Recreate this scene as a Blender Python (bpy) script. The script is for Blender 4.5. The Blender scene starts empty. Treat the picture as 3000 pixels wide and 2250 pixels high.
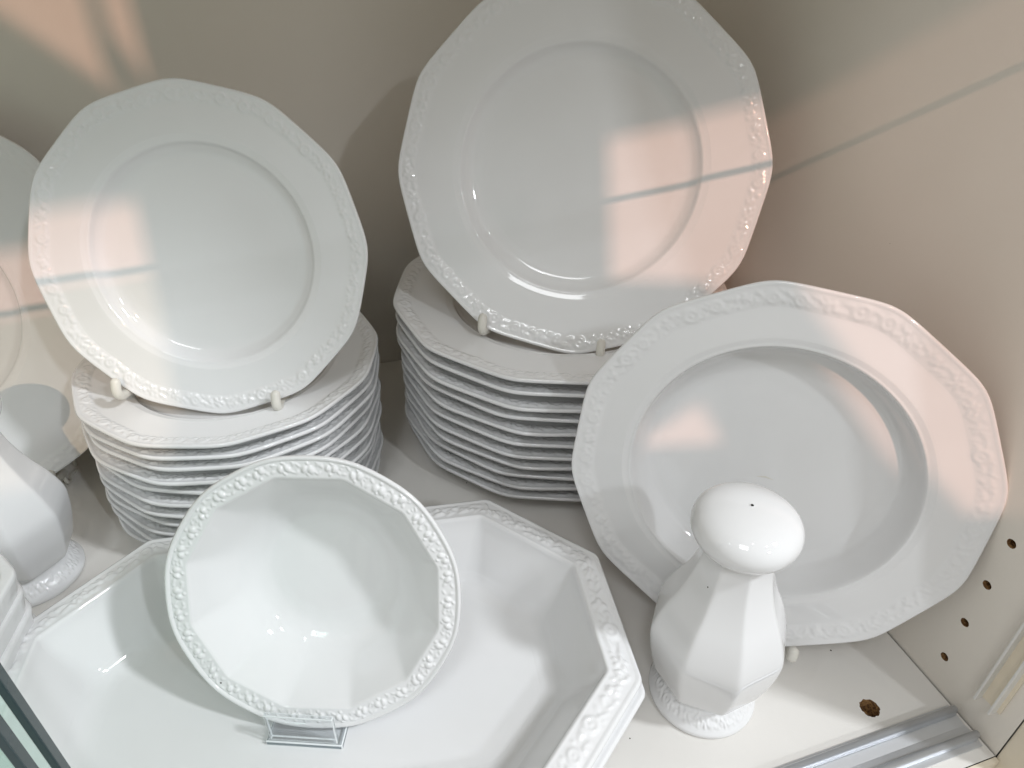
import bpy, bmesh, math, random
import numpy as np
from mathutils import Matrix, Vector

rad = math.radians
sc = bpy.context.scene
C = sc.collection

# ------------------------------------------------------------------ camera
F_PX, PITCH, YAW, ROLL, CAM_H = 2105.56, .613, .3223, .0118, .395
def cam_axes():
    cp, sp = math.cos(PITCH), math.sin(PITCH)
    fwd = Vector((math.sin(YAW)*cp, math.cos(YAW)*cp, -sp))
    right = Vector((math.cos(YAW), -math.sin(YAW), 0)); up = right.cross(fwd)
    c, s = math.cos(ROLL), math.sin(ROLL)
    return c*right + s*up, -s*right + c*up, fwd
_r, _u, _f = cam_axes()
cd = bpy.data.cameras.new('camera'); cam = bpy.data.objects.new('camera', cd); C.objects.link(cam)
cd.sensor_fit = 'HORIZONTAL'; cd.sensor_width = 36; cd.lens = F_PX/3000*36
cd.clip_start = .01; cd.clip_end = 50
M = Matrix((( _r.x, _u.x, -_f.x, 0), (_r.y, _u.y, -_f.y, 0), (_r.z, _u.z, -_f.z, CAM_H), (0, 0, 0, 1)))
cam.matrix_world = M
sc.camera = cam

# ------------------------------------------------------------------ world (dim shop interior)
w = bpy.data.worlds.new('World'); sc.world = w; w.use_nodes = True
bg = w.node_tree.nodes['Background']
bg.inputs['Color'].default_value = (1.0, .975, .925, 1); bg.inputs['Strength'].default_value = .50

# ------------------------------------------------------------------ lamps
def look(o, target):
    d = Vector(target) - o.location
    o.rotation_euler = d.to_track_quat('-Z', 'Y').to_euler()
def area(name, az, el, dist, target, sx, sy, power, color):
    """az: degrees from straight-in-front towards the right, el: elevation"""
    d = Vector((math.sin(rad(az))*math.cos(rad(el)), -math.cos(rad(az))*math.cos(rad(el)), math.sin(rad(el))))
    l = bpy.data.lights.new(name, 'AREA'); l.shape = 'RECTANGLE'; l.size = sx; l.size_y = sy
    l.energy = power; l.color = color
    o = bpy.data.objects.new(name, l); C.objects.link(o)
    o.location = Vector(target) + d*dist; look(o, target); return o
area('ceiling_light_panel', 50, 47, 2.6, (0, .3, .05), .15, .24, 31, (.92, .955, 1.0))
area('ceiling_light_front', 20, 34, 2.6, (.1, .45, .2), .08, .12, 10, (.90, .95, 1.0))
area('ceiling_light_left', -34, 55, 2.6, (.2, .25, .1), .60, .60, 11, (.95, .97, 1.0))
area('warm_spot_lamp', -4.9, 33.8, 3.0, (.0, .45, .2), .018, .018, 36, (1.0, .55, .41))
# the row of narrow ceiling tubes that glints in the glaze
for az_, el_, p_ in ((-64, 50, .9), (-22, 58, .9), (6, 66, .9), (31, 52, .9), (66, 38, 1.0), (82, 60, .9)):
    area('ceiling_tube', az_, el_, 2.4, (.05, .3, .1), .030, .14, p_*1.3, (.9, .96, 1.0))

sc.view_settings.view_transform = 'Standard'; sc.view_settings.look = 'None'
sc.view_settings.exposure = 0.05; sc.view_settings.gamma = 1
sc.render.engine = 'CYCLES'
sc.cycles.max_bounces = 12; sc.cycles.diffuse_bounces = 6; sc.cycles.glossy_bounces = 5; sc.cycles.transmission_bounces = 10

# ------------------------------------------------------------------ materials
def new_mat(name):
    m = bpy.data.materials.new(name); m.use_nodes = True
    nt = m.node_tree; b = nt.nodes['Principled BSDF']; return m, nt, b
def speck_chain(nt, base, dark, scale, thr, seed_off=(0, 0, 0), stretch=(1, 1, 1)):
    """sparse small dark specks on a surface; returns a colour socket"""
    tc = nt.nodes.new('ShaderNodeTexCoord'); mp = nt.nodes.new('ShaderNodeMapping')
    mp.inputs['Location'].default_value = seed_off; mp.inputs['Scale'].default_value = stretch
    nt.links.new(tc.outputs['Object'], mp.inputs['Vector'])
    v = nt.nodes.new('ShaderNodeTexVoronoi'); v.inputs['Scale'].default_value = scale
    nt.links.new(mp.outputs['Vector'], v.inputs['Vector'])
    sep = nt.nodes.new('ShaderNodeSeparateColor'); nt.links.new(v.outputs['Color'], sep.inputs['Color'])
    # radius depends on the cell's random colour: only a few cells get a speck
    r = nt.nodes.new('ShaderNodeMapRange'); r.inputs['From Min'].default_value = .55; r.inputs['From Max'].default_value = 1
    r.inputs['To Min'].default_value = 0; r.inputs['To Max'].default_value = thr
    nt.links.new(sep.outputs['Red'], r.inputs['Value'])
    lt = nt.nodes.new('ShaderNodeMath'); lt.operation = 'LESS_THAN'
    nt.links.new(v.outputs['Distance'], lt.inputs[0]); nt.links.new(r.outputs['Result'], lt.inputs[1])
    mx = nt.nodes.new('ShaderNodeMix'); mx.data_type = 'RGBA'
    mx.inputs['A'].default_value = (*base, 1); mx.inputs['B'].default_value = (*dark, 1)
    nt.links.new(lt.outputs[0], mx.inputs['Factor'])
    return mx
def mottled(nt, a_sock, amount, scale):
    n = nt.nodes.new('ShaderNodeTexNoise'); n.inputs['Scale'].default_value = scale; n.inputs['Detail'].default_value = 4
    tc = nt.nodes.new('ShaderNodeTexCoord'); nt.links.new(tc.outputs['Object'], n.inputs['Vector'])
    mr = nt.nodes.new('ShaderNodeMapRange'); mr.inputs['From Min'].default_value = .3; mr.inputs['From Max'].default_value = .7
    mr.inputs['To Min'].default_value = 1-amount; mr.inputs['To Max'].default_value = 1
    nt.links.new(n.outputs['Fac'], mr.inputs['Value'])
    mul = nt.nodes.new('ShaderNodeMix'); mul.data_type = 'RGBA'; mul.blend_type = 'MULTIPLY'; mul.inputs['Factor'].default_value = 1
    nt.links.new(a_sock, mul.inputs['A']); nt.links.new(mr.outputs['Result'], mul.inputs['B'])
    return mul.outputs['Result']

def porcelain(name, col, specks=True):
    m, nt, b = new_mat(name)
    if specks:
        mx = speck_chain(nt, col, (.05, .04, .03), 34, .022)
        nt.links.new(mottled(nt, mx.outputs['Result'], .02, 20), b.inputs['Base Color'])
    else:
        b.inputs['Base Color'].default_value = (*col, 1)
    b.inputs['Roughness'].default_value = .045; b.inputs['IOR'].default_value = 1.52
    n = nt.nodes.new('ShaderNodeTexNoise'); n.inputs['Scale'].default_value = 28; n.inputs['Detail'].default_value = 1
    tc = nt.nodes.new('ShaderNodeTexCoord'); nt.links.new(tc.outputs['Object'], n.inputs['Vector'])
    bp = nt.nodes.new('ShaderNodeBump'); bp.inputs['Strength'].default_value = .045; bp.inputs['Distance'].default_value = .004
    nt.links.new(n.outputs['Fac'], bp.inputs['Height']); nt.links.new(bp.outputs['Normal'], b.inputs['Normal'])
    return m
M_POR = porcelain('white_porcelain', (.79, .793, .797))
M_POR2 = porcelain('white_porcelain_plain', (.79, .793, .797), False)

def melamine(name, col, thr, scale):
    m, nt, b = new_mat(name)
    mx = speck_chain(nt, col, (.06, .045, .04), scale, thr, (.3, .7, .1))
    nt.links.new(mottled(nt, mx.outputs['Result'], .05, 7), b.inputs['Base Color'])
    b.inputs['Roughness'].default_value = .38; b.inputs['IOR'].default_value = 1.45
    n = nt.nodes.new('ShaderNodeTexNoise'); n.inputs['Scale'].default_value = 900; n.inputs['Detail'].default_value = 2
    tc = nt.nodes.new('ShaderNodeTexCoord'); nt.links.new(tc.outputs['Object'], n.inputs['Vector'])
    bp = nt.nodes.new('ShaderNodeBump'); bp.inputs['Strength'].default_value = .05; bp.inputs['Distance'].default_value = .001
    nt.links.new(n.outputs['Fac'], bp.inputs['Height']); nt.links.new(bp.outputs['Normal'], b.inputs['Normal'])
    return m
M_FLOOR = melamine('melamine_floor', (.76, .74, .705), .045, 62)
M_WALL = melamine('melamine_wall', (.79, .745, .675), .022, 22)

def simple(name, col, rough, metal=0, ior=1.45):
    m, nt, b = new_mat(name)
    n = nt.nodes.new('ShaderNodeTexNoise'); n.inputs['Scale'].default_value = 60; n.inputs['Detail'].default_value = 3
    tc = nt.nodes.new('ShaderNodeTexCoord'); nt.links.new(tc.outputs['Object'], n.inputs['Vector'])
    r = nt.nodes.new('ShaderNodeValToRGB'); nt.links.new(n.outputs['Fac'], r.inputs['Fac'])
    r.color_ramp.elements[0].position = .3; r.color_ramp.elements[1].position = .7
    r.color_ramp.elements[0].color = (*[c*.92 for c in col], 1); r.color_ramp.elements[1].color = (*col, 1)
    nt.links.new(r.outputs['Color'], b.inputs['Base Color'])
    b.inputs['Roughness'].default_value = rough; b.inputs['Metallic'].default_value = metal; b.inputs['IOR'].default_value = ior
    return m
M_COAT = simple('plastic_coated_wire', (.74, .72, .66), .35)
M_WIRE = simple('grey_wire', (.45, .45, .44), .4, .8)
M_CREAM = simple('cream_edging', (.80, .72, .58), .45)
M_WHITE = simple('white_board', (.74, .73, .70), .5)
M_DARK = simple('dark_gap', (.02, .017, .015), .9)
M_SEAM = simple('reddish_seam', (.32, .20, .17), .7)

def chipboard():
    m, nt, b = new_mat('chipboard_core')
    n = nt.nodes.new('ShaderNodeTexNoise'); n.inputs['Scale'].default_value = 700; n.inputs['Detail'].default_value = 4
    tc = nt.nodes.new('ShaderNodeTexCoord'); nt.links.new(tc.outputs['Object'], n.inputs['Vector'])
    r = nt.nodes.new('ShaderNodeValToRGB'); nt.links.new(n.outputs['Fac'], r.inputs['Fac'])
    r.color_ramp.elements[0].position = .35; r.color_ramp.elements[1].position = .68
    r.color_ramp.elements[0].color = (.10, .045, .016, 1); r.color_ramp.elements[1].color = (.42, .24, .09, 1)
    nt.links.new(r.outputs['Color'], b.inputs['Base Color']); b.inputs['Roughness'].default_value = .9
    return m
M_CHIP = chipboard()
def aluminium():
    m, nt, b = new_mat('brushed_aluminium')
    mx = speck_chain(nt, (.66, .68, .71), (.04, .035, .03), 95, .055, (.2, .1, .4))
    nt.links.new(mx.outputs['Result'], b.inputs['Base Color'])
    mm = nt.nodes.new('ShaderNodeMath'); mm.operation = 'LESS_THAN'; mm.inputs[1].default_value = .5
    b.inputs['Metallic'].default_value = .75; b.inputs['Roughness'].default_value = .36
    return m
M_ALU = aluminium()
def clear(name, col, ior, rough):
    """clear sheet: tinted see-through body with a Fresnel gloss"""
    m = bpy.data.materials.new(name); m.use_nodes = True; nt = m.node_tree
    nt.nodes.remove(nt.nodes['Principled BSDF']); out = nt.nodes['Material Output']
    t = nt.nodes.new('ShaderNodeBsdfTransparent'); t.inputs['Color'].default_value = (*col, 1)
    g = nt.nodes.new('ShaderNodeBsdfGlossy'); g.inputs['Roughness'].default_value = rough
    lw = nt.nodes.new('ShaderNodeLayerWeight'); lw.inputs['Blend'].default_value = .5
    pw = nt.nodes.new('ShaderNodeMath'); pw.operation = 'POWER'; pw.inputs[1].default_value = 4
    nt.links.new(lw.outputs['Facing'], pw.inputs[0])
    fr = nt.nodes.new('ShaderNodeMath'); fr.operation = 'MULTIPLY_ADD'; fr.inputs[1].default_value = .7; fr.inputs[2].default_value = .04
    nt.links.new(pw.outputs[0], fr.inputs[0])
    mx = nt.nodes.new('ShaderNodeMixShader')
    nt.links.new(fr.outputs[0], mx.inputs[0]); nt.links.new(t.outputs[0], mx.inputs[1]); nt.links.new(g.outputs[0], mx.inputs[2])
    nt.links.new(mx.outputs[0], out.inputs['Surface']); return m
M_ACR = clear('clear_acrylic', (.965, .975, .98), 1.49, .03)
M_GLASS = clear('green_tinted_glass', (.90, .965, .94), 1.5, .0)
M_GEDGE = simple('dark_glass_edge', (.035, .06, .065), .25)

# ------------------------------------------------------------------ object helpers
def tag(o, label=None, cat=None, group=None, kind=None):
    if label: o['label'] = label
    if cat: o['category'] = cat
    if group: o['group'] = group
    if kind: o['kind'] = kind
    return o
def link(name, me, mat, parent=None):
    o = bpy.data.objects.new(name, me); C.objects.link(o)
    if mat and not me.materials: me.materials.append(mat)
    if parent: o.parent = parent
    return o
def empty(name, mw=None):
    o = bpy.data.objects.new(name, None); C.objects.link(o); o.empty_display_size = .02
    if mw is not None: o.matrix_world = mw
    return o
def mesh(name, verts, faces, smooth=True):
    me = bpy.data.meshes.new(name); me.from_pydata([tuple(v) for v in verts], [], faces); me.update()
    if smooth: me.polygons.foreach_set('use_smooth', [True]*len(me.polygons))
    return me
def box_bm(bm, lo, hi, bevel=0):
    lo, hi = Vector(lo), Vector(hi)
    r = bmesh.ops.create_cube(bm, size=1)
    for v in r['verts']:
        v.co = Vector(((lo[i]+hi[i])/2 + v.co[i]*(hi[i]-lo[i]) for i in range(3)))
    if bevel:
        es = list({e for v in r['verts'] for e in v.link_edges})
        bmesh.ops.bevel(bm, geom=es, offset=bevel, segments=2, affect='EDGES', profile=.5)
def box(name, lo, hi, mat, parent=None, bevel=0):
    bm = bmesh.new(); box_bm(bm, lo, hi, bevel)
    me = bpy.data.meshes.new(name); bm.to_mesh(me); bm.free()
    return link(name, me, mat, parent)
def copy_tree(o, parent=None):
    c = o.copy(); C.objects.link(c); c.parent = parent
    for ch in list(o.children): copy_tree(ch, c)
    return c

def smooth_path(pts, n=6):
    P = [Vector(p) for p in pts]; out = []
    for i in range(len(P)-1):
        p0 = P[max(i-1, 0)]; p1 = P[i]; p2 = P[i+1]; p3 = P[min(i+2, len(P)-1)]
        for k in range(n):
            t = k/n
            out.append(.5*((2*p1) + (p2-p0)*t + (2*p0-5*p1+4*p2-p3)*t*t + (3*p1-p0-3*p2+p3)*t**3))
    out.append(P[-1]); return out
def tube(name, pts, r, mat, parent=None, sides=10, smooth=5):
    P = smooth_path(pts, smooth) if smooth else [Vector(p) for p in pts]
    V, Fc = [], []
    t0 = (P[1]-P[0]).normalized(); nrm = t0.orthogonal().normalized()
    rings = []
    def ring(c, t, nn, rr):
        b = t.cross(nn); s = len(V)
        for k in range(sides):
            a = 2*math.pi*k/sides; V.append(c + rr*(math.cos(a)*nn + math.sin(a)*b))
        rings.append(s)
    tl = None
    for i, p in enumerate(P):
        t = (P[min(i+1, len(P)-1)] - P[max(i-1, 0)]).normalized()
        nrm = (nrm - t*nrm.dot(t)).normalized()
        if i == 0:
            for q in (.95, .7, .35): ring(p - t*r*q, t, nrm, r*math.sqrt(1-q*q))
        ring(p, t, nrm, r)
        if i == len(P)-1:
            for q in (.35, .7, .95): ring(p + t*r*q, t, nrm, r*math.sqrt(1-q*q))
    for a, b in zip(rings, rings[1:]):
        for k in range(sides):
            k2 = (k+1) % sides; Fc.append((a+k, a+k2, b+k2, b+k))
    Fc.append(tuple(reversed(range(rings[0], rings[0]+sides)))); Fc.append(tuple(range(rings[-1], rings[-1]+sides)))
    return link(name, mesh(name, V, Fc), mat, parent)

# ------------------------------------------------------------------ moulded relief (garland of blossoms, berries and leaves)
def relief(ns, L, tvals, width, seed, amp, style, unit, svals=None):
    """height field on ns columns (periodic length L) x rows tvals (0..width)"""
    rng = random.Random(seed)
    s = np.arange(ns)*L/ns if svals is None else np.asarray(svals); t = np.asarray(tvals)
    S, T = np.meshgrid(s, t)
    H = np.zeros_like(S)
    def local(cs, ct):
        ds = (S-cs+L/2) % L - L/2; return ds, T-ct
    def cols(cs, reach):
        return np.nonzero(np.abs((s-cs+L/2) % L - L/2) <= reach)[0]
    def add(cs, ct, a, b, ang, h, ringr=None):
        c = cols(cs, max(a, b)*1.8)
        ds = (S[:, c]-cs+L/2) % L - L/2; dt = T[:, c]-ct
        ca, sa = math.cos(ang), math.sin(ang)
        x = (ds*ca+dt*sa)/a; y = (-ds*sa+dt*ca)/b
        rho = np.sqrt(x*x+y*y)
        if ringr is None: hh = h*np.sqrt(np.clip(1-rho**2, 0, None))
        else: hh = h*np.exp(-((rho-ringr)/.26)**2)
        H[:, c] = np.maximum(H[:, c], hh)
    amp0 = amp; n = max(6, int(round(L/unit))); u = L/n; wd = width; mid = wd*.5
    for k in range(n):
        c0 = (k+.5)*u + rng.uniform(-.12, .12)*u
        if style == 'blossom':
            kind = rng.choice(('ring', 'rosette', 'ring', 'fruit'))
            rr = wd*rng.uniform(.27, .38); amp = amp0*rng.uniform(.7, 1.0); cm = mid+rng.uniform(-.08, .08)*wd
            if kind == 'ring':
                add(c0, cm, rr, rr*rng.uniform(.9, 1.05), 0, amp*.9, .82)
                add(c0, cm, rr*.36, rr*.36, 0, amp*.8)
            if kind != 'fruit':
                for q in range(5):
                    a = q*1.257+rng.random()*.4; add(c0+rr*.6*math.cos(a), cm+rr*.6*math.sin(a), rr*.38, rr*.27, a, amp*(.5 if kind == 'ring' else .9))
                add(c0, cm, rr*.26, rr*.26, 0, amp)
            else:
                for q in range(4):
                    a = q*1.57+rng.random(); add(c0+rr*.55*math.cos(a), cm+rr*.5*math.sin(a), rr*.48, rr*.42, a, amp*rng.uniform(.7, 1))
            for sg in (-1, 1):
                add(c0+sg*u*rng.uniform(.29, .37), mid+rng.uniform(-.25, .25)*wd, wd*.12, wd*.12, 0, amp*.8)
                add(c0+sg*u*rng.uniform(.24, .31), mid+rng.choice((-1, 1))*wd*.27, wd*.09, wd*.09, 0, amp*.65)
                add(c0+sg*u*.43, mid+sg*wd*.17, wd*.23, wd*.075, sg*.7+rng.uniform(-.5, .5), amp*.6)
                add(c0+sg*u*.47, mid-sg*wd*.2, wd*.20, wd*.07, -sg*.6+rng.uniform(-.5, .5), amp*.55)
        else:
            a = rng.uniform(-.5, .5)
            f = rng.uniform(.9, 1.12)
            add(c0-.17*u, mid+wd*rng.uniform(-.08, .12), wd*.24*f, wd*.19*f, 1.2+a, amp)
            add(c0+.10*u, mid-wd*rng.uniform(-.05, .12), wd*.22*f, wd*.17*f, 1.7-a, amp*.95)
            add(c0-.02*u, mid+wd*.32, wd*.10, wd*.09, a, amp*.7)
            add(c0-.04*u, mid-wd*.33, wd*.10, wd*.09, -a, amp*.7)
            for sg in (-1, 1):
                add(c0+sg*u*.36, mid+wd*.20*sg, wd*.19, wd*.075, .75+rng.uniform(-.5, .5), amp*.5)
                add(c0+sg*u*.45, mid-wd*.24*sg, wd*.17, wd*.07, -.6+rng.uniform(-.5, .5), amp*.5)
                add(c0+sg*u*.40, mid+rng.uniform(-.38, .38)*wd, wd*.075, wd*.075, 0, amp*.5)
    # fade out at both borders
    e = np.clip(np.minimum(t, wd-t)/(wd*.10), 0, 1)[:, None]
    H = H*e
    for _ in range(1):      # glaze softens the moulding
        H = .25*np.roll(H, 1, 1)+.5*H+.25*np.roll(H, -1, 1)
        V = H.copy(); V[1:-1] = .25*H[:-2]+.5*H[1:-1]+.25*H[2:]; H = V
    return H

def grid_normals(P, closed_in):
    """P: rows x cols x 3, periodic in cols"""
    du = np.roll(P, -1, 1)-np.roll(P, 1, 1)
    dv = np.empty_like(P); dv[1:-1] = P[2:]-P[:-2]; dv[0] = P[1]-P[0]; dv[-1] = P[-1]-P[-2]
    N = np.cross(du, dv); l = np.linalg.norm(N, axis=2, keepdims=True); l[l == 0] = 1
    return N/l
def grid_parts(P, splits, cap_first=True, cap_last=True):
    """P rows run from the inside centre over the lip to the underside centre.
    splits: list of (part name, first row, last row). Returns {name: mesh} with shared normals."""
    nr, nc, _ = P.shape
    N = grid_normals(P, True)
    out = []
    for name, a, b in splits:
        sub = P[a:b+1].reshape(-1, 3); nn = N[a:b+1].reshape(-1, 3)
        V = [tuple(v) for v in sub]; NN = [tuple(v) for v in nn]; Fc = []
        for j in range(b-a):
            o0, o1 = j*nc, (j+1)*nc
            for i in range(nc):
                k = (i+1) % nc; Fc.append((o0+i, o0+k, o1+k, o1+i))
        def cap(row, rev):
            c = P[row].mean(0); ci = len(V); V.append(tuple(c))
            z = N[row].mean(0); z = z/np.linalg.norm(z); NN.append(tuple(z))
            base = (row-a)*nc
            for i in range(nc):
                k = (i+1) % nc
                Fc.append((ci, base+k, base+i) if rev else (ci, base+i, base+k))
        if a == 0 and cap_first: cap(0, True)
        if b == nr-1 and cap_last: cap(nr-1, False)
        me = mesh(name, V, Fc)
        # orientation: columns run counter-clockwise, rows outwards -> faces must look up
        me.normals_split_custom_set_from_vertices(NN)
        out.append((name, me))
    return out

def ngon_r(theta, n, p):
    """rounded regular polygon radius for apothem 1, corners at k*360/n"""
    acc = np.zeros_like(theta)
    for k in range(n):
        c = np.cos(theta - (k+.5)*2*math.pi/n); acc += np.where(c > 0, np.clip(c, 0, None)**p, 0)
    return acc**(-1/p)

def round_dish(rows, n, nc, band, seed, amp, style, unit, p=58):
    """rows: list of (apothem radius, z, polygon weight 0..1[, p]).  band: (r0, r1) index range of rows with relief"""
    th = np.arange(nc)*2*math.pi/nc
    P = np.zeros((len(rows), nc, 3))
    for j, rw in enumerate(rows):
        r, z, wgt = rw[:3]; pp = rw[3] if len(rw) > 3 else p
        rp = ngon_r(th, n, pp); rr = r*((1-wgt)*1.0 + wgt*rp)
        P[j, :, 0] = rr*np.cos(th); P[j, :, 1] = rr*np.sin(th); P[j, :, 2] = z
    if band:
        a, b = band
        rr = [rows[j][0] for j in range(a, b+1)]; zz = [rows[j][1] for j in range(a, b+1)]
        d = np.concatenate([[0], np.cumsum(np.hypot(np.diff(rr), np.diff(zz)))])
        Hh = relief(nc, 2*math.pi*max(rr)*1.01, d, d[-1], seed, amp, style, unit)
        N = grid_normals(P, True)
        P[a:b+1] += (N[a:b+1]*Hh[:, :, None]) * (1 if N[(a+b)//2, 0, 2] > 0 else -1)
    return P
def densify(pts, steps):
    """Catmull-Rom through profile points"""
    P = [np.array(p, float) for p in pts]; out = []
    for i in range(len(P)-1):
        p0 = P[max(i-1, 0)]; p1 = P[i]; p2 = P[i+1]; p3 = P[min(i+2, len(P)-1)]
        for k in range(steps):
            t = k/steps
            out.append(.5*((2*p1)+(p2-p0)*t+(2*p0-5*p1+4*p2-p3)*t*t+(3*p1-p0-3*p2+p3)*t**3))
    out.append(P[-1]); return [tuple(x) for x in out]
def lin(a, b, n):
    a, b = np.array(a, float), np.array(b, float)
    return [tuple(a+(b-a)*k/n) for k in range(n+1)]

# ------------------------------------------------------------------ plates
def plate_parts(R, depth, well, deep, seed, nc=840, p=46, bandw=.0115, amp=.00120, unit=.0165, foot=.004):
    """R = corner radius; local z = 0 is the foot, rim lip at z = depth"""
    ap = R/1.0235
    rw = well*R                      # shoulder radius (rim starts)
    zi = foot+.0035 if True else 0   # inside of the well
    zs = zi + deep                   # shoulder height
    top = []
    top += lin((.004, zi+.0002, 0), (rw*.80, zi, 0), 6)
    top += densify([(rw*.80, zi, 0), (rw*.90, zi+deep*.10, 0), (rw*.965, zi+deep*.50, 0), (rw, zs*.985, .0), (rw*1.03, zs+.0006, .03), (rw*1.07, zs+(.0016), .12)], 4)[1:]
    zin = depth-.0028
    top += lin((rw*1.07, zs+.0016, .12), (ap-bandw-.002, zin, .93), 8)[1:]
    b0 = len(top)-1
    top += lin((ap-bandw-.002, zin, .93), (ap-.0022, depth-.0004, 1), 15)[1:]
    b1 = len(top)-1
    top += [(ap-.0012, depth+.0002, 1), (ap-.0003, depth-.0003, 1), (ap, depth-.0013, 1), (ap-.0004, depth-.0024, 1), (ap-.0016, depth-.0032, 1)]
    und = [(ap-bandw, depth-.0058, .9), (rw*1.08, zs-.0032, .15), (rw*1.0, zs-.0042, 0), (rw*.93, zi+.0*deep-.0022, 0),
           (rw*.90, .0006, 0), (rw*.885, 0, 0), (rw*.865, .0006, 0), (rw*.85, zi-.0036, 0), (.01, zi-.0036, 0)]
    top += und
    P = round_dish(top, 12, nc, (b0, b1), seed, amp, 'blossom', unit, p)
    return grid_parts(P, [('well', 0, b0), ('relief_border', b0, b1), ('back', b1, len(top)-1)])
def make_thing(name, parts, mw, mat=M_POR):
    e = empty(name, mw)
    for n_, me in parts:
        me.materials.append(mat); link(n_, me, None, e)
    return e
def frame(Cc, tilt, az, ph=0):
    """plate axes: z of the plate faces the viewer"""
    t, a = rad(tilt), rad(az)
    n = Vector((math.sin(t)*math.sin(a), -math.sin(t)*math.cos(a), math.cos(t)))
    u = Vector((math.cos(a), math.sin(a), 0)); v = n.cross(u)
    m = Matrix(((u.x, v.x, n.x, Cc[0]), (u.y, v.y, n.y, Cc[1]), (u.z, v.z, n.z, Cc[2]), (0, 0, 0, 1)))
    return m, m @ Matrix.Rotation(rad(ph), 4, 'Z')

# ================================================================== THE SETTING
XR, YB, YF = .3231, .6063, .1127
XL, ZT = -.62, .68
def holed_panel(name, to3d, outline, holes, mat, jag=0, seed=1):
    """flat sheet with round holes; to3d maps (a,b) to a point"""
    rng = random.Random(seed); bm = bmesh.new(); edges = []; loops = []
    def loop(pts):
        vs = [bm.verts.new(to3d(*p)) for p in pts]
        for i in range(len(vs)): edges.append(bm.edges.new((vs[i], vs[(i+1) % len(vs)])))
    loop(outline)
    for (a, b, r) in holes:
        pts = []
        for k in range(28):
            q = 2*math.pi*k/28; rr = r*(1+jag*rng.uniform(-1, .6)); pts.append((a+rr*math.cos(q), b+rr*math.sin(q)))
        loop(pts); loops.append(pts)
    bmesh.ops.triangle_fill(bm, use_beauty=True, use_dissolve=False, edges=edges)
    me = bpy.data.meshes.new(name); bm.to_mesh(me); bm.free()
    return link(name, me, mat), loops
def hole_cup(name, to3d, pts, depth_vec, parent):
    n = len(pts); c = np.mean(np.array(pts), 0)
    V = [Vector(to3d(*p)) for p in pts] + [Vector(to3d(*(c+(np.array(p)-c)*.93)))+Vector(depth_vec) for p in pts]
    Fc = [(i, (i+1) % n, n+(i+1) % n, n+i) for i in range(n)] + [tuple(range(n, 2*n))]
    return link(name, mesh(name, V, Fc, False), M_CHIP, parent)

f3 = lambda a, b: (a, b, 0.0)
fl, lps = holed_panel('cabinet_floor', f3, [(XL, YF), (XR-.0009, YF), (XR-.0009, YB-.0008), (XL, YB-.0008)], [(.2757, .1572, .0057)], M_FLOOR, .09, 3)
tag(fl, kind='structure')
hole_cup('drilled_hole', f3, lps[0], (0, 0, -.012), fl)
ub = box('floor_underside', (XL, YF, -.03), (XR+.018, YB+.016, -.0135), M_DARK); tag(ub, kind='structure')
wall_holes = [(.1605, .024+.032*k, .0026) for k in range(0, 18)]
w3 = lambda a, b: (XR, a, b)
rw_, lps = holed_panel('right_wall', w3, [(YF, -.013), (YB, -.013), (YB, ZT), (YF, ZT)], wall_holes, M_WALL, .03, 4)
tag(rw_, kind='structure')
for l in lps[:6]: hole_cup('peg_hole', w3, l, (.010, 0, 0), rw_)
bw = box('back_wall', (XL, YB, -.013), (XR+.016, YB+.012, ZT), M_WALL); tag(bw, kind='structure')
box_out = box('side_panel_outer', (XR+.0105, YF, -.013), (XR+.018, YB, ZT), M_WHITE); tag(box_out, kind='structure')
lw_ = box('left_wall', (-.445, YF, -.013), (-.43, YB-.0008, ZT), M_WALL); tag(lw_, kind='structure')
us = box('upper_shelf', (XL, YF, ZT), (XR+.018, YB+.012, ZT+.018), M_WALL); tag(us, kind='structure')
# front edging
tr = box('front_edging', (XR-.0002, YF-.0145, -.03), (XR+.006, YF-.0003, ZT), M_CREAM, bevel=.0012); tag(tr, kind='structure')
box('edging_seam', (XR+.0062, YF-.0130, -.03), (XR+.0076, YF-.0005, ZT), M_SEAM, tr)
box('edging_outer', (XR+.0078, YF-.0145, -.03), (XR+.020, YF-.0003, ZT), M_CREAM, tr, bevel=.0012)
fe = box('floor_edging', (XL, YF-.0030, -.03), (XR-.0006, YF-.0004, -.0004), M_CREAM); tag(fe, kind='structure')

# ------------------------------------------------------------------ unseen light blockers added outside the frame, and the glass rail
def board_xz(name, poly, y0, y1, mat):
    """upright board: outline in x, z, thickness along y"""
    n = len(poly); V = [(x, y0, z) for x, z in poly] + [(x, y1, z) for x, z in poly]
    Fc = [(i, (i+1) % n, n+(i+1) % n, n+i) for i in range(n)] + [tuple(reversed(range(n))), tuple(range(n, 2*n))]
    return tag(link(name, mesh(name, V, Fc, False), mat), kind='structure')
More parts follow.
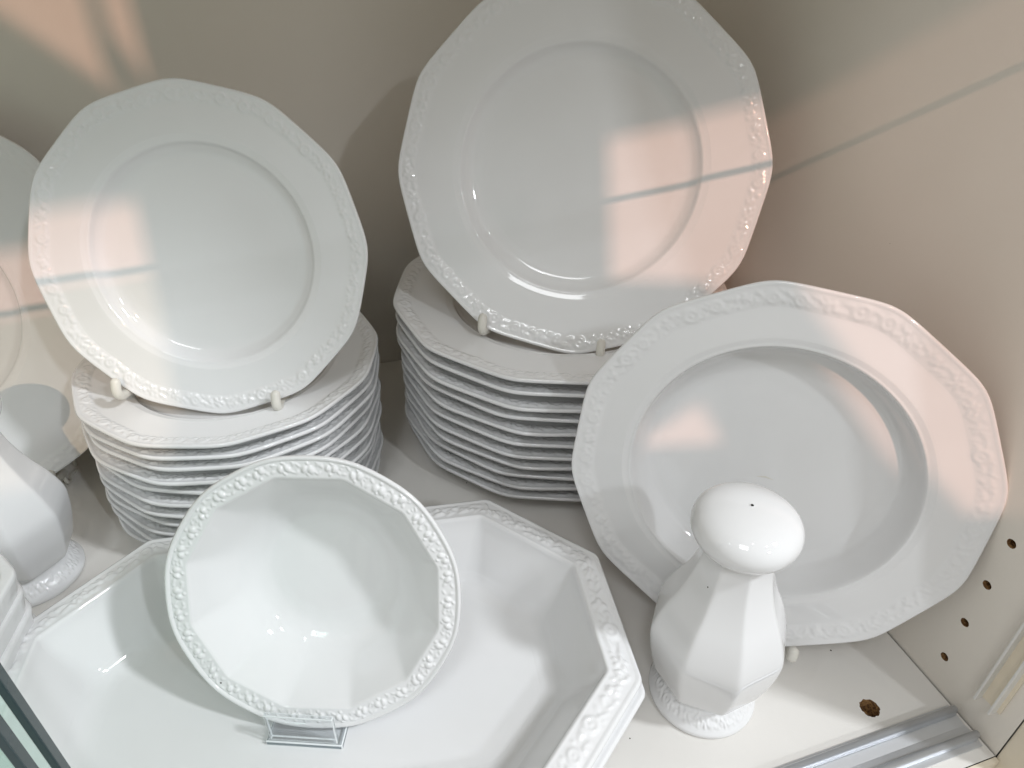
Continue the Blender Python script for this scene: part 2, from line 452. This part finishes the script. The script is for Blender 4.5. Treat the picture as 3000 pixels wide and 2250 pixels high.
# boards added behind the viewer to block lamp light, cut to a body-and-arms outline
board_xz('blocker_post', [(-.141, .30), (.0216, .30), (.0216, 2.2), (-.141, 2.2)], -.66, -.63, M_WHITE)
board_xz('blocker_bar', [(-.80, .967), (-.1412, .967), (-.1412, 1.008), (-.30, 1.16), (-.80, 1.40)], -.655, -.635, M_WHITE)
board_xz('blocker_bar', [(.0218, .967), (.30, .967), (.30, 1.30), (.0218, 1.30)], -.655, -.635, M_WHITE)
board_xz('blocker_strap', [(-.156, 1.3), (-.156, 1.036), (-.1412, 1.012), (-.1412, 1.030), (-.1505, 1.05), (-.1505, 1.3)], -.655, -.650, M_WHITE)
board_xz('blocker_arm', [(.0546, .8096), (.1008, .7955), (.076, .845), (.066, .864), (.058, .883), (.0218, .893), (.0218, .830), (.040, .844)], -.655, -.635, M_WHITE)
board_xz('blocker_low', [(.0218, .30), (.30, .30), (.30, .762), (.119, .767), (.1012, .7948), (.0545, .809), (.0218, .814)], -.655, -.635, M_WHITE)
board_xz('blocker_low', [(-.80, .30), (-.1412, .30), (-.1412, .845), (-.80, .845)], -.655, -.635, M_WHITE)
board_xz('blocker_bar', [(.3002, 1.055), (.80, 1.055), (.80, 1.40), (.3002, 1.40)], -.655, -.635, M_WHITE)  # added bar that cuts off the cool front lamp higher up
rl = box('glass_top_rail', (XL, .1185, .4189), (XR-.001, .1211, .4215), M_ALU); tag(rl, kind='structure')

# ------------------------------------------------------------------ aluminium sliding-door track
def extrude_x(name, prof, x0, x1, mat, parent=None):
    n = len(prof); V = [(x0, y, z) for y, z in prof] + [(x1, y, z) for y, z in prof]
    Fc = [(i, (i+1) % n, n+(i+1) % n, n+i) for i in range(n)] + [tuple(reversed(range(n))), tuple(range(n, 2*n))]
    me = mesh(name, V, Fc, False); return link(name, me, mat, parent)
def ridge(yc, z0, w_, h):
    pts = []
    for k in range(13):
        a = math.pi*k/12; pts.append((yc+w_/2*math.cos(a), z0+h-w_/2+w_/2*math.sin(a)))
    return [(yc+w_/2, z0)] + pts + [(yc-w_/2, z0)]
trk = empty('sliding_door_track', Matrix.Translation((0, .131, 0)))
tag(trk, 'silver aluminium sliding door track with two rounded ridges along the shelf front', 'track')
def tchild(o): o.parent = trk; o.matrix_parent_inverse = trk.matrix_world.inverted(); return o
X1 = XR-.0035
sm = extrude_x('base_channel', [(.1275-.0085, .0004), (.1275+.0165, .0004), (.1275+.0165, .0016), (.137, .0018), (.1315, .0011), (.1268, .0018), (.1275-.0085, .0014)], XL, X1, M_ALU); tchild(sm)
for yc in (.1395, .1240):
    o = extrude_x('ridge', ridge(yc, .0015, .0038, .0062), XL, X1-.001, M_ALU); tchild(o)
    o.data.polygons.foreach_set('use_smooth', [len(p.vertices) == 4 for p in o.data.polygons])

# vertical channel on the side panel
chn = empty('side_channel', Matrix.Translation((XR, .129, .025)))
tag(chn, 'pale plastic vertical channel screwed on the right cabinet wall above the track', 'channel')
def cch(o): o.parent = chn; o.matrix_parent_inverse = chn.matrix_world.inverted(); return o
cch(box('channel_back', (XR-.0012, .1220, .0262), (XR-.0002, .1345, .40), M_CREAM))
cch(box('channel_flange', (XR-.0062, .1332, .0250), (XR-.0003, .1346, .40), M_WHITE, bevel=.0003))
cch(box('channel_flange', (XR-.0062, .1238, .0250), (XR-.0003, .1252, .40), M_WHITE, bevel=.0003))

# ------------------------------------------------------------------ glass sliding panes parked at the left
for y, xe, lab in ((.1395, -.0872, 'green tinted glass sliding door pane in the inner track, edge showing'), (.1240, -.0838, 'green tinted glass sliding door pane in the outer track, edge showing')):
    g = empty('glass_pane', Matrix.Translation((xe, y, .0085))); tag(g, lab, 'glass door')
    p = box('pane', (-.40, -.002, 0), (-.0022, .002, .40), M_GLASS, g)
    e_ = box('pane_edge', (-.0021, -.002, 0), (0, .002, .40), M_GEDGE, g, bevel=.0004)

# ================================================================== PORCELAIN
ORD = ['topmost', 'second', 'third', 'fourth', 'fifth', 'sixth', 'seventh', 'eighth', 'ninth', 'tenth']
def stack(proto, name, n, R, depth, c_top, c_bot, z_top, ph_top, where, size, group, seed, gaps):
    rng = random.Random(seed); g = [x/sum(gaps) for x in gaps]
    zt, zb = z_top-depth, 0.0005
    z = zt
    for i in range(n):
        f = (z-zb)/(zt-zb)
        x = c_bot[0]+(c_top[0]-c_bot[0])*f; y = c_bot[1]+(c_top[1]-c_bot[1])*f
        if 0 < i < n-1: x += rng.uniform(-.0015, .0015); y += rng.uniform(-.0015, .0015)
        ph = ph_top if i == 0 else ph_top+rng.uniform(-6, 6)
        o = proto if i == 0 else copy_tree(proto)
        o.matrix_world = Matrix.Translation((x, y, z)) @ Matrix.Rotation(rad(ph), 4, 'Z')
        if i == n-1: lab = 'white %s plate at the bottom of the stack %s' % (size, where)
        elif i == 0: lab = 'topmost white %s plate of the stack %s' % (size, where)
        else: lab = 'white %s plate, %s from the top of the stack %s' % (size, ORD[i], where)
        tag(o, lab, 'plate', group)
        if i < n-1: z -= (zt-zb)*g[i]

# dessert plate stack (left) and dinner plate stack (right)
dz = plate_parts(.102, .020, .66, .0075, 11, bandw=.0100, unit=.0150, p=38)
dess = make_thing('dessert_plate', dz, Matrix())
dn = plate_parts(.127, .0225, .65, .0085, 12)
dinn = make_thing('dinner_plate', dn, Matrix())
# leaning copies first (share the meshes)
lean_l = copy_tree(dess); tag(lean_l, 'white twelve sided plate leaning upright on the dessert plate stack', 'plate')
lean_b = copy_tree(dinn); tag(lean_b, 'large white twelve sided plate leaning upright on the dinner plate stack', 'plate')
FL, FLr = frame((-.0532, .4347, .2073), 71.6, -14.5, 1.8)
FB, FBr = frame((.1830, .4203, .2428), 66.6, -28.5, 4.4)
lean_l.matrix_world = FLr @ Matrix.Scale(.985, 4) @ Matrix.Translation((0, 0, -.020))
lean_b.matrix_world = FBr @ Matrix.Scale(.949, 4) @ Matrix.Translation((0, 0, -.0225))
lean_b.name = 'dinner_plate'
stack(dess, 'dessert_plate', 11, .102, .020, (-.0525, .4612), (-.0575, .4690), .122, 27, 'behind the bowl', 'dessert', 'stacked dessert plates', 5, [10, 9, 10.5, 9.5, 10, 10, 9.5, 10.5, 9.5, 10])
stack(dinn, 'dinner_plate', 11, .127, .0225, (.1885, .4475), (.1940, .4700), .1440, 24, 'behind the soup plate', 'dinner', 'stacked dinner plates', 6, [10.3, 10, 9.4, 10.9, 10.2, 10.6, 9.4, 10.3, 9.9, 9.9])

# soup plate
sp_ = plate_parts(.1145, .032, .68, .0210, 21, bandw=.0120, amp=.0011, unit=.0150)
soup = make_thing('soup_plate', sp_, Matrix())
FS, FSr = frame((.2313, .2374, .1205), 77.8, -37.6, 11)
soup.matrix_world = FSr @ Matrix.Translation((0, 0, -.032))
tag(soup, 'white deep soup plate leaning against the right cabinet wall behind the shaker', 'plate')
# round charger leaning at the left edge
ch_ = plate_parts(.151, .026, .52, .010, 31, bandw=.0125, unit=.0175)
chg = make_thing('serving_plate', ch_, Matrix())
FP, FPr = frame((-.271, .5327, .146), 70, 0, 12)
chg.matrix_world = FPr @ Matrix.Translation((0, 0, -.026))
tag(chg, 'big glossy white serving plate leaning on the back wall behind the left shaker', 'plate')

# ------------------------------------------------------------------ wire plate stands with plastic coated prongs
def plate_stand(label, Fm, R, bs, tip, floor_z, drop=.0035, back=.03):
    rt = Matrix.Identity(4)
    inv = Fm.inverted()
    pts0 = Fm @ Vector((0, -R, -.02))
    s = empty('plate_stand', Matrix.Translation((pts0.x, pts0.y, floor_z))); tag(s, label, 'plate stand')
    minv = s.matrix_world.inverted()
    up = (inv.to_3x3() @ Vector((0, 0, 1))); hb = None
    def W(p): return minv @ (Fm @ Vector(p))
    tops = []
    for b in bs:
        ve = -math.sqrt(max(R*R-b*b, 0))*.985
        # coated hook: under the edge and up in front of the rim
        tube('prong', [W((b, ve-drop, -.016)), W((b, ve-drop, -.006)), W((b, ve-drop+.0003, .0035)), W((b, ve-drop+.004, .0088)), W((b, ve+tip, .0086))], .0030, M_COAT, s, 12, 5)
        # wire from the hook down to the support and back
        a = Fm @ Vector((b, ve-drop, -.015)); foot = Vector((a.x, a.y, floor_z+.0018))
        nb = -(Fm.to_3x3() @ Vector((0, 0, 1))); nb.z = 0; nb.normalize()
        rear = foot + nb*back
        tp = Fm @ Vector((b*.55, ve*.15, -back*.9))
        tube('wire_leg', [minv @ a, minv @ (a*.4+foot*.6), minv @ (foot+nb*.006), minv @ (foot*.5+rear*.5), minv @ rear, minv @ (rear*.55+tp*.45+nb*.004), minv @ tp], .0016, M_COAT, s, 8, 4)
        tops.append(tp)
    tube('cross_wire', [minv @ tops[0], minv @ (tops[0]*.5+tops[1]*.5+Vector((0, 0, .006))), minv @ tops[1]], .0016, M_COAT, s, 8, 5)
    return s
plate_stand('white coated wire stand holding the plate on the dessert plate stack', FL, .1005, (-.0578, .0378), .0065, .1100, back=.026)
plate_stand('white coated wire stand holding the plate on the dinner plate stack', FB, .1205, (-.0530, .0272), .0065, .1300, back=.026)
plate_stand('white coated wire stand holding the soup plate on the cabinet floor', FS, .1145, (-.0365, .0365), .004, .0002, back=.030)
plate_stand('white coated wire stand holding the serving plate near the back wall', FP, .151, (-.0730, .0730), .005, .0002, back=.030)

# ------------------------------------------------------------------ octagonal serving dishes (two nested)
def octagon_dish(lengths, rows, band, npts, seed, amp, unit, fillet=.008):
    """lengths = (long edge, chamfer, short edge). rows: (inset, z, fillet radius)"""
    Lb, ch, sd = lengths; k = ch*math.sqrt(.5)
    hx, hy = Lb/2+k, sd/2+k
    base = [(hx, -sd/2), (hx, sd/2), (Lb/2, hy), (-Lb/2, hy), (-hx, sd/2), (-hx, -sd/2), (-Lb/2, -hy), (Lb/2, -hy)]
    nv = 8
    def inset(d):
        # move every edge inwards by d
        out = []
        B = [np.array(p) for p in base]
        E = []
        for i in range(nv):
            a, b = B[i], B[(i+1) % nv]; t = (b-a)/np.linalg.norm(b-a); n = np.array([-t[1], t[0]])
            E.append((a+n*d, t))
        for i in range(nv):
            (p, t), (q, s) = E[i-1], E[i]
            A = np.array([[t[0], -s[0]], [t[1], -s[1]]]); x = np.linalg.solve(A, q-p); out.append(p+t*x[0])
        return out
    peri = sum(np.linalg.norm(np.array(base[i])-np.array(base[(i+1) % nv])) for i in range(nv))
    cnt = [max(12, int(npts*np.linalg.norm(np.array(base[i])-np.array(base[(i+1) % nv]))/peri)) for i in range(nv)]
    na = 10
    P = []
    for rw in rows:
        d, z, fr = rw; B = inset(d); pts = []
        arcs = []
        for i in range(nv):
            p = B[i]; t1 = p-B[i-1]; t1 = t1/np.linalg.norm(t1); t2 = B[(i+1) % nv]-p; t2 = t2/np.linalg.norm(t2)
            half = .5*math.acos(np.clip(t1@t2, -1, 1)); tl = fr*math.tan(half)
            a, b = p-t1*tl, p+t2*tl; n1 = np.array([-t1[1], t1[0]]); c = a+n1*fr
            a0 = math.atan2(*(a-c)[::-1]); arcs.append((a, b, c, a0, 2*half, fr))
        for i in range(nv):
            a, b, c, a0, sw, fr_ = arcs[i]
            for q in range(na): ang = a0+sw*q/na; pts.append(c+fr_*np.array([math.cos(ang), math.sin(ang)]))
            nx = arcs[(i+1) % nv][0]
            for q in range(cnt[i]): pts.append(b+(nx-b)*q/cnt[i])
        P.append([(x, y, z) for x, y in pts])
    P = np.array(P)
    a, b = band
    d = np.concatenate([[0], np.cumsum([math.hypot(rows[j+1][0]-rows[j][0], rows[j+1][1]-rows[j][1]) for j in range(a, b)])])
    sv = np.concatenate([[0], np.cumsum(np.linalg.norm(np.diff(P[(a+b)//2], axis=0), axis=1))])
    peri = sv[-1]+np.linalg.norm(P[(a+b)//2, -1]-P[(a+b)//2, 0])
    Hh = relief(P.shape[1], peri, d, d[-1], seed, amp, 'blossom', unit, sv)
    N = grid_normals(P, True); sg = 1 if N[(a+b)//2, 5, 2] > 0 else -1
    P[a:b+1] += N[a:b+1]*Hh[:, :, None]*sg
    return P
D = .037
rows = [(.070, -D, .022), (.056, -D, .022), (.0490, -D+.0001, .022)]
rows += densify([(.0490, -D+.0001, .022), (.0445, -D+.0008, .022), (.0405, -D+.0027, .020), (.0370, -D+.0058, .018), (.0335, -D+.0102, .015), (.0196, -.0060, .008)], 4)[1:]
rows += [(.0188, -.0028, .005), (.0178, -.0008, .005), (.0168, 0.0, .005), (.0158, -.0004, .005)]
b0 = len(rows)-1
rows += [(.0158-.0128*k/18, -.0004-.0022*k/18, .005+.003*k/18) for k in range(1, 19)]
b1 = len(rows)-1
rows += [(.0018, -.0022, .008), (.0006, -.0027, .008), (0, -.0042, .008), (.0004, -.0060, .008), (.0020, -.0072, .008), (.012, -.0078, .006), (.0195, -.0085, .005),
         (.0225, -.013, .005), (.0400, -D-.001, .010), (.0440, -D-.0040, .012), (.0450, -D-.0086, .012), (.0462, -D-.0088, .012), (.0475, -D-.0084, .012), (.049, -D-.0035, .012), (.060, -D-.0035, .012)]
Po = octagon_dish((.2154, .0850, .087), rows, (b0, b1), 900, 41, .0019, .0200)
oc = grid_parts(Po, [('basin', 0, b0), ('relief_border', b0, b1), ('back', b1, len(rows)-1)])
ROT = rad(-7.8)
RIMZ = .0550
def oct_center():
    # back edge from (-.1165,.369) to (.0968,.339)
    mid = Vector((( -.1165+.0968)/2, (.369+.339)/2)); half = (.087+2*.085*math.sqrt(.5))/2
    n = Vector((math.sin(ROT), -math.cos(ROT)))
    c = mid + n*half*1.0
    return c
oc_c = oct_center()
dish = make_thing('serving_dish', oc, Matrix.Translation((oc_c.x, oc_c.y, RIMZ)) @ Matrix.Rotation(ROT, 4, 'Z'))
tag(dish, 'long white octagonal serving dish with fruit relief rim, uppermost of two nested', 'serving dish', 'nested serving dishes')
dish2 = copy_tree(dish); dish2.matrix_world = Matrix.Translation((oc_c.x+.0022, oc_c.y-.0018, RIMZ-.0092)) @ Matrix.Rotation(ROT-.004, 4, 'Z')
tag(dish2, 'white octagonal serving dish nested underneath the upper one, only its rim showing', 'serving dish', 'nested serving dishes')

# ------------------------------------------------------------------ tilted bowl
Rb = .0766
bt = lin((.003, -.0360, 0), (.026, -.0358, 0), 4)
bt += densify([(.026, -.0358, 0), (.0330, -.0350, .04), (.0390, -.0325, .15), (.0440, -.0286, .32), (.0490, -.0232, .5), (.0560, -.0132, .8), (.0618, -.0050, 1)], 4)[1:]
bt = [(a, b, min(max(c, 0), 1), 34 if a < .050 else 34+100*min(1, (a-.05)/.0115)) for a, b, c in bt]
bt += [(.0634, -.0024, 1, 150), (.0642, -.0014, 1, 150), (.0649, -.0013, 1, 140)]
bb0 = len(bt)-1
bt += [(.0649+.0088*k/20, -.0013+.0003*k/20, 1, 140-117*k/20) for k in range(1, 21)]
bb1 = len(bt)-1
bt += [(.0746, -.0001, 1, 22), (.0758, .0000, 1, 21), (Rb, -.0012, 1, 21), (.0756, -.0026, 1, 21), (.0744, -.0036, 1, 21), (.0700, -.0046, 1, 50),
       (.0655, -.0066, 1, 80), (.0590, -.0160, 1, 100), (.0520, -.0250, .8, 60), (.0450, -.0340, .5, 40), (.0400, -.0385, .2, 40), (.0365, -.0415, 0, 100),
       (.0350, -.0455, 0, 100), (.0335, -.0460, 0, 100), (.0320, -.0450, 0, 100), (.0300, -.0425, 0, 100), (.004, -.0425, 0, 100)]
Pb = round_dish(bt, 12, 960, (bb0, bb1), 51, .00125, 'fruit', .0130)
bowl = make_thing('bowl', grid_parts(Pb, [('basin', 0, bb0), ('relief_border', bb0, bb1), ('back', bb1, len(bt)-1)]), Matrix())
FW, FWr = frame((-.0206, .2568, .0925), 66.8, -18.9, 14.8)
bowl.matrix_world = FWr
tag(bowl, 'white twelve sided bowl with fruit relief rim tilted up on a clear acrylic stand', 'bowl')

# acrylic easel
low = FW @ Vector((0, -.0772, 0)); FZ = RIMZ-D+.0004
az = rad(-21.5)
ac = empty('acrylic_stand', Matrix.Translation((low.x-.0045, low.y+.0045, FZ)) @ Matrix.Rotation(az, 4, 'Z'))
tag(ac, 'clear acrylic easel stand under the tilted bowl in the serving dish', 'stand')
acb = box('base', (-.0205, -.0100, 0), (.0205, .0600, .0034), M_ACR, ac, bevel=.0006)
acl = box('front_lip', (-.0180, -.0092, .0035), (.0180, -.0066, .0260), M_ACR, ac, bevel=.0006)

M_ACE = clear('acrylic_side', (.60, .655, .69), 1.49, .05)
M_ACB = simple('acrylic_edge_highlight', (.80, .84, .85), .15)  # pale opaque colour painted on the bevels as edge highlights
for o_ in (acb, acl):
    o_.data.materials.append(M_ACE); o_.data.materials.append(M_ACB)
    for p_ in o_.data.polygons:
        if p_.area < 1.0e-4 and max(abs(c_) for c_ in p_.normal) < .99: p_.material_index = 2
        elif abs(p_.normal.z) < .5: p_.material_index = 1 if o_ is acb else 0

# ------------------------------------------------------------------ salt and pepper shakers
def shaker_parts(seed, nc=480):
    th = np.arange(nc)*2*math.pi/nc
    # faceted body, corner radius profile (apothem, z, polygon weight)
    body = densify([(.0215, .0195, .2), (.0258, .0206, .8), (.0284, .0238, 1), (.0302, .0300, 1), (.0328, .0410, 1), (.0344, .0520, 1), (.0348, .0610, 1), (.0328, .0700, 1), (.0293, .0800, 1), (.0250, .0900, 1),
                    (.0214, .1000, 1), (.0188, .1100, 1), (.0174, .1185, 1), (.0168, .1235, .8)], 4)
    body = [(a, b, min(max(c, 0), 1), 52) for a, b, c in body]
    neck = densify([(.0168, .1235, .7), (.0180, .1252, .25), (.0188, .1262, 0)], 3)
    head = densify([(.0184, .1258, 0), (.0208, .1276, 0), (.0240, .1312, 0), (.0263, .1356, 0), (.0266, .1402, 0), (.0246, .1446, 0), (.0202, .1482, 0), (.0142, .1506, 0), (.0075, .1519, 0), (.0012, .1523, 0)], 5)
    footp = [(.0235, .0200, 0), (.0228, .0185, 0), (.0226, .0168, 0), (.0229, .0152, 0)]
    f0 = len(footp)-1
    footp += [(.0229+.0068*(k/16)**1.25, .0152-.0105*(k/16), 0) for k in range(1, 17)]
    f1 = len(footp)-1
    footp += [(.0300, .0042, 0), (.0306, .0036, 0), (.0309, .0026, 0), (.0308, .0010, 0), (.0300, .0001, 0), (.0260, .0001, 0)]
    out = []
    def rows_to(name, rows, band=None, cap0=False, cap1=False):
        P = round_dish(rows, 8, nc, band, seed, .0011, 'blossom', .0125)
        # rows of the body climb upwards: flip so that normals face outwards
        if rows[-1][1] > rows[0][1]: P = P[::-1]
        return grid_parts(P, [(name, 0, P.shape[0]-1)], cap0, cap1)[0]
    out.append(rows_to('body', body)); out.append(rows_to('neck_ring', [(a, b, min(max(c, 0), 1), 200) for a, b, c in neck]))
    out.append(rows_to('head', head, None, True, False)); out.append(rows_to('foot', footp, (f0, f1), False, True))
    return out
def add_holes(sh, spots):
    for (x, y, z, nx, ny) in spots:
        n = Vector((nx, ny, 1)).normalized(); q = n.to_track_quat('Z', 'Y').to_matrix().to_4x4()
        m = Matrix.Translation((x, y, z)) @ q
        V = []; nn = 16
        prof = [(.00130, -.0004), (.00115, .00012), (.00085, .00010), (.00055, -.00001)]
        for r, zz in prof:
            for k in range(nn): a = 2*math.pi*k/nn; V.append(m @ Vector((r*math.cos(a), r*math.sin(a), zz)))
        Fc = [(j*nn+k, j*nn+(k+1) % nn, (j+1)*nn+(k+1) % nn, (j+1)*nn+k) for j in range(3) for k in range(nn)]
        h = link('pour_hole', mesh('pour_hole', V, Fc), M_POR2, sh)
        Vd = [m @ Vector((.00078*math.cos(2*math.pi*k/nn), .00078*math.sin(2*math.pi*k/nn), .00013)) for k in range(nn)]
        link('hole_shade', mesh('hole_shade', Vd, [tuple(range(nn))], False), M_DARK, h)  # flat dark disc, paints the shade inside the hole
shp = shaker_parts(61)
salt = make_thing('salt_shaker', shp, Matrix.Translation((.187, .1977, .0003)) @ Matrix.Rotation(rad(90+18.5+180+11), 4, 'Z'))
pep = copy_tree(salt); pep.name = 'pepper_shaker'
pep.matrix_world = Matrix.Translation((-.2055, .4135, .0003)) @ Matrix.Rotation(rad(20), 4, 'Z')
tag(salt, 'white faceted porcelain shaker with single hole in its domed head before the soup plate', 'shaker')
tag(pep, 'bluish white faceted porcelain shaker standing before the leaning serving plate', 'shaker')
add_holes(salt, [(.0, .0, .15235, 0, 0)])

# ------------------------------------------------------------------ small octagonal dish at the left edge
r2 = [(.020, -.030, .006), (.016, -.030, .006), (.0130, -.027, .006), (.0095, -.010, .007), (.0080, -.002, .008), (.0066, -.0004, .008), (.0056, 0, .008)]
s0 = len(r2)-1
r2 += [(.0056-.0040*k/8, -.0003*k/8, .008+.003*k/8) for k in range(1, 9)]
s1 = len(r2)-1
r2 += [(.0008, -.0006, .011), (0, -.0016, .011), (.0003, -.0034, .011), (.0022, -.0120, .010), (.0085, -.0300, .008), (.0120, -.0345, .006), (.015, -.0345, .006), (.022, -.0335, .006)]
Ps = octagon_dish((.070, .022, .050), r2, (s0, s1), 300, 71, .0003, .010)
sd_ = grid_parts(Ps, [('basin', 0, s0), ('relief_border', s0, s1), ('back', s1, len(r2)-1)])
sm_d = make_thing('small_dish', sd_, Matrix.Translation((-.222, .3080, .0935)) @ Matrix.Rotation(rad(-12), 4, 'Z'))
tag(sm_d, 'small white angular dish on top of its stack beside the serving dish', 'dish', 'stacked small dishes')
for k, nm in enumerate(['second', 'third', 'fourth', 'fifth']):
    c = copy_tree(sm_d); c.matrix_world = Matrix.Translation((-.2235-.0008*k, .3085, .0935-.0147*(k+1))) @ Matrix.Rotation(rad(-12+1.5*k), 4, 'Z')
    tag(c, 'small white angular dish, %s from the top of its stack beside the serving dish' % nm, 'dish', 'stacked small dishes')
